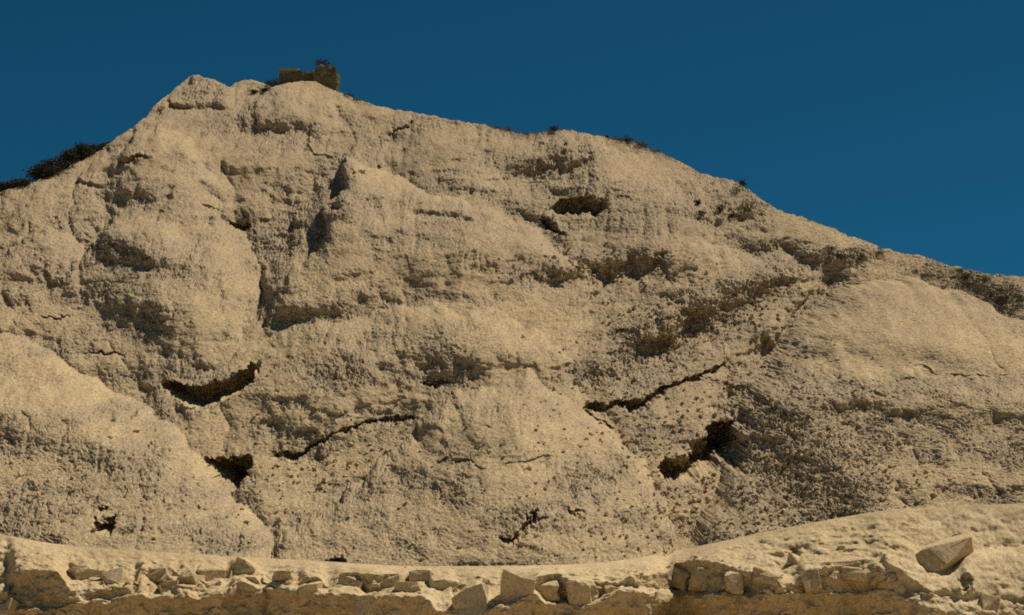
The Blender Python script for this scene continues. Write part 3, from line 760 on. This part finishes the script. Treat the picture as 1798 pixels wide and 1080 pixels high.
def make_shrub(name, base, w, h, label, cat='shrub', group=None, leaf=M_leaf, lean=0.0, seed=0, n=700, ls=0.09):
    """stems fanning out of the ground, leaf clumps round their tips"""
    r = random.Random(seed * 31 + 11)
    root = bpy.data.objects.new(name, None)
    scene.collection.objects.link(root)
    root.location = base
    setp(root, label, cat, group)
    SV, SF, LV_, LF_ = [], [], [], []
    tips = []
    for i in range(9):
        a = r.uniform(0, 6.28); rad = math.sqrt(r.random()) * 0.42 * w
        tip = Vector((math.cos(a) * rad + lean * h * .5, math.sin(a) * rad * 0.8, h * r.uniform(.45, .86) * (1 - 0.5 * (rad / (0.5 * w)) ** 2)))
        mid = tip * 0.5 + Vector((r.uniform(-.06, .06) * w, r.uniform(-.06, .06) * w, .05 * h))
        branch_tube(SV, SF, Vector((0, 0, -0.25 * h)), mid, .022 * h + .01, .014 * h + .006)
        branch_tube(SV, SF, mid, tip, .014 * h + .006, .004 * h + .003)
        tips += [tip, tip, mid * 0.4 + tip * 0.6, mid]
    for i in range(n):
        c = r.choice(tips)
        p = c + Vector((r.gauss(0, .115 * w), r.gauss(0, .10 * w), r.gauss(0, .105 * h)))
        if p.z < -0.12 * h: p.z = r.uniform(-.1, .3) * h
        d1 = Vector((r.gauss(0, 1), r.gauss(0, 1), r.gauss(.5, 1))).normalized()
        d2 = d1.cross(Vector((r.gauss(0, 1), r.gauss(0, 1), r.gauss(0, 1)))).normalized()
        L = ls * r.uniform(.6, 1.5) * (0.6 + 0.4 * h); B = L * 0.42
        o = len(LV_)
        LV_ += [tuple(p), tuple(p + d1 * L * .5 + d2 * B), tuple(p + d1 * L), tuple(p + d1 * L * .5 - d2 * B)]
        LF_.append((o, o + 1, o + 2, o + 3))
    st = link('stem', poly_mesh('stem', SV, SF, True), M_wood, root)
    fo = link('foliage', poly_mesh('foliage', LV_, LF_), leaf, root)
    return root

def crest_base(u, dv=1.0, by=0.3):
    j = int(np.clip(np.searchsorted(us, u), 0, NC - 1))
    b = Vector(HP[0, j]); return b + Vector((0, by, 0.0))
def size(px, y): return px * y / FOC

thicket = 'dark thicket along the left crest'
for i, (u, w, h, lab) in enumerate([
        (8, 46, 26, 'low thin dark shrub at the left edge of the picture on the crest'),
        (42, 44, 24, 'low dark shrub second from the left edge along the crest thicket'),
        (78, 50, 36, 'bushy dark shrub at the lower shoulder of the left crest thicket'),
        (104, 46, 36, 'dense dark shrub in the middle of the left crest thicket'),
        (132, 46, 36, 'dark shrub left of the tallest hump of the left crest thicket'),
        (152, 44, 34, 'tallest domed dark shrub at the top hump of the left thicket'),
        (176, 36, 18, 'small dark shrub just right of the domed hump in the thicket'),
        (193, 26, 10, 'lowest reddish dark shrub at the upper right tip of the thicket')]):
    b = crest_base(u, by=0.6)
    make_shrub('crest_shrub', b + Vector((0, 0, -0.2)), size(w * 1.2, b.y), size(h * 1.1, b.y), lab, 'shrub', thicket, M_leaf, -0.15, i, 3600, 0.085)

for i, (u, w, h, lab, lf) in enumerate([
        (872, 22, 9, 'thin low shrub left of the dip in the middle crest', M_scrub),
        (890, 22, 14, 'small grey green shrub in the dip of the middle crest', M_scrub),
        (918, 34, 9, 'flat spreading shrub lying in the dip of the middle crest', M_scrub),
        (974, 28, 19, 'round dark solitary bush on the middle of the right hand crest', M_leaf),
        (1062, 14, 10, 'tiny dark bush left of the three bushes on the right crest', M_leaf),
        (1080, 40, 10, 'low flat scrub left of the tall tuft on the right crest', M_scrub),
        (1102, 26, 20, 'taller dark tuft among the low scrub on the right crest', M_leaf),
        (1126, 34, 17, 'brownish bush right of the tall tuft on the right crest', M_scrub),
        (1150, 30, 9, 'low olive bush at the right end of the crest scrub row', M_scrub),
        (1301, 17, 16, 'small dark pointed bush alone on the steep right shoulder', M_leaf),
        (1386, 12, 6, 'tiny bush on the crest below the steep right shoulder', M_scrub),
        (612, 24, 8, 'low dark shrub on the crest just right of the ruin', M_leaf),
        (628, 16, 7, 'tiny dark shrub second to the right of the ruin', M_scrub)]):
    b = crest_base(u, by=0.25)
    make_shrub('crest_shrub', b + Vector((0, 0, -0.12)), size(w, b.y), size(h, b.y), lab, 'shrub', 'shrubs along the right hand crest', lf, 0, 40 + i, 420, 0.085)

for i, (u, v, w, h, lab, lf) in enumerate([
        (1222, 360, 11, 11, 'tiny dark green plant on bare clay left of the green patch below the right shoulder', M_leaf),
        (1226, 378, 22, 10, 'low dark plant at the lower left of the green patch below the right shoulder', M_leaf),
        (1262, 372, 26, 16, 'dark plant in the middle of the green patch below the right shoulder', M_leaf),
        (1276, 384, 26, 14, 'lowest dark plant of the green patch below the right shoulder', M_leaf),
        (1312, 368, 44, 20, 'widest olive plant at the right of the green patch below the right shoulder', M_scrub),
        (1290, 338, 34, 14, 'olive plant highest on the right shoulder under the crest', M_scrub),
        (1450, 440, 24, 12, 'small plant left of the dark green plant under the right crest', M_scrub),
        (1478, 456, 34, 18, 'dark green plant on the slope under the right crest', M_leaf),
        (1505, 458, 24, 14, 'dark plant right of the greenest plant under the right crest', M_leaf),
        (1540, 446, 40, 10, 'grey green low plant close beneath the right crest', M_scrub),
        (215, 432, 26, 14, 'green plant at the upper left of the dark patch on the left dome', M_scrub),
        (240, 448, 30, 15, 'green plant in the middle of the dark patch on the left dome', M_scrub),
        (275, 456, 26, 12, 'green plant at the right of the dark patch on the left dome', M_scrub),
        (1700, 492, 40, 18, 'brown bush at the left of the scrub near the right picture edge', M_scrub),
        (1712, 505, 30, 16, 'dark bush beside the scrub near the right picture edge', M_leaf),
        (1738, 500, 44, 16, 'grey green bush above the right mound near the right picture edge', M_scrub),
        (1748, 522, 44, 18, 'brown bush behind the brow of the right mound', M_scrub),
        (1775, 512, 46, 20, 'pale scrub bush high near the right picture edge', M_scrub),
        (1772, 536, 40, 18, 'dark bush low behind the brow of the right mound by the edge', M_leaf),
        (1800, 534, 40, 20, 'scrub bush cut by the right picture edge', M_scrub)]):
    b = on_hill(u, v)
    make_shrub('slope_plant', b + Vector((0, 0.05, -0.05)), size(w, b.y), size(h, b.y), lab, 'plant', 'plants on the slope', lf, 0, 80 + i, 260, 0.09)

# ------------------------------------------------------------------ the ruin on the summit
root = bpy.data.objects.new('ruined_wall', None)
scene.collection.objects.link(root)
def chart_at(u, v, y):
    d = ray(np.array(float(u)), np.array(float(v)))
    return Vector(CAM + d * (y / d[1]))
bY = crest_base(545).y + 0.6
root.location = chart_at(545, 155, bY)
setp(root, 'dark crumbling stone ruin with a taller right end on the summit', 'ruin')
def rugged(name, prof, y0, y1, seed, amp=0.20, m=M_ruin):
    """a weathered masonry body: outline extruded, broken into a fine skin and roughened"""
    bm = bmesh.new()
    f = [bm.verts.new(chart_at(u, v, bY) + Vector((0, y0, 0)) - root.location) for u, v in prof]
    b = [bm.verts.new(chart_at(u, v, bY) + Vector((0, y1, 0)) - root.location) for u, v in prof]
    bm.faces.new(f); bm.faces.new(b[::-1])
    for i in range(len(f)):
        j = (i + 1) % len(f)
        bm.faces.new((f[j], f[i], b[i], b[j]))
    bmesh.ops.recalc_face_normals(bm, faces=bm.faces)
    bmesh.ops.triangulate(bm, faces=bm.faces)
    for _ in range(4):
        bmesh.ops.subdivide_edges(bm, edges=[e for e in bm.edges if e.calc_length() > 0.22], cuts=1, use_grid_fill=True)
        bmesh.ops.triangulate(bm, faces=bm.faces)
    for v in bm.verts:
        v.co += Vector(mnoise.noise_vector(v.co * 1.6 + Vector((seed, 3, 1)))) * amp + Vector(mnoise.noise_vector(v.co * 5 + Vector((seed, 0, 1)))) * amp * .55
    me = bpy.data.meshes.new(name); bm.to_mesh(me); bm.free()
    return link(name, me, m, root)
rugged('left_block', [(489, 150), (491, 123), (497, 122), (512, 123), (523, 123), (526, 126), (525, 150), (505, 156)], 0, 2.2, 3)
rugged('low_wall', [(516, 152), (518, 126), (535, 127), (545, 125), (556, 122), (560, 146), (540, 152)], 0.1, 2.0, 5)
rugged('tall_block', [(552, 146), (549, 127), (556, 122), (562, 114), (574, 113), (588, 117), (592, 124), (591, 160), (588, 164), (566, 160)], -0.3, 2.4, 9)
rugged('coping', [(490, 125), (492, 121), (508, 121.5), (524, 121), (525, 125), (508, 125.5)], -0.12, 2.25, 13, 0.05, M_grass)
rugged('ledge_course', [(536, 130), (540, 126), (553, 124.5), (556, 128)], -0.1, 1.9, 15, 0.04, M_grass)
for i, (u, v, w, h, lab) in enumerate([
        (565, 116, 30, 14, 'dark bush growing on top of the ruin on the summit'),
        (478, 152, 26, 20, 'dark bush at the left foot of the ruin on the summit'),
        (462, 162, 24, 9, 'dark low bush left of the ruin below its foot'),
        (446, 163, 16, 7, 'tiny dark bush farthest left of the ruin on the summit')]):
    if i == 0: b = chart_at(u, v, bY + 0.9)
    elif i == 1: b = crest_base(u, by=0.3)
    else: b = on_hill(u, v)
    make_shrub('summit_shrub', b, size(w, b.y), size(h, b.y), lab, 'shrub', 'shrubs about the ruin', M_leaf, 0.1, 140 + i, 500, 0.09)

# dry grass fringing the crest
r = random.Random(3)
GV, GF = [], []
for i in range(5200):
    z_ = r.random()
    if z_ < .35: u = r.gauss(900, 50)
    elif z_ < .62: u = r.gauss(1115, 40)
    elif z_ < .72: u = r.gauss(620, 22)
    elif z_ < .85: u = r.gauss(1730, 40)
    else: u = r.uniform(600, 1800)
    v = crest(np.array(u)) + abs(r.gauss(0, 5 if u < 1650 else 25))
    p = on_hill(u, float(v)) if r.random() < .5 or u > 1650 else crest_base(u, by=r.uniform(-.1, .5))
    hgt = r.uniform(.06, .26); a = Vector((r.uniform(-.5, .5), r.uniform(-.4, .2), 1)).normalized() * hgt
    sx = Vector((r.uniform(-1, 1), r.uniform(-1, 1), 0)).normalized() * 0.014
    o = len(GV)
    GV += [tuple(p - sx - a * .2), tuple(p + sx - a * .2), tuple(p + a)]
    GF.append((o, o + 1, o + 2))
grass = link('dry_grass', poly_mesh('dry_grass', GV, GF), M_grass)
setp(grass, 'sparse dry grass fringing the hill crest', 'grass', kind='stuff')
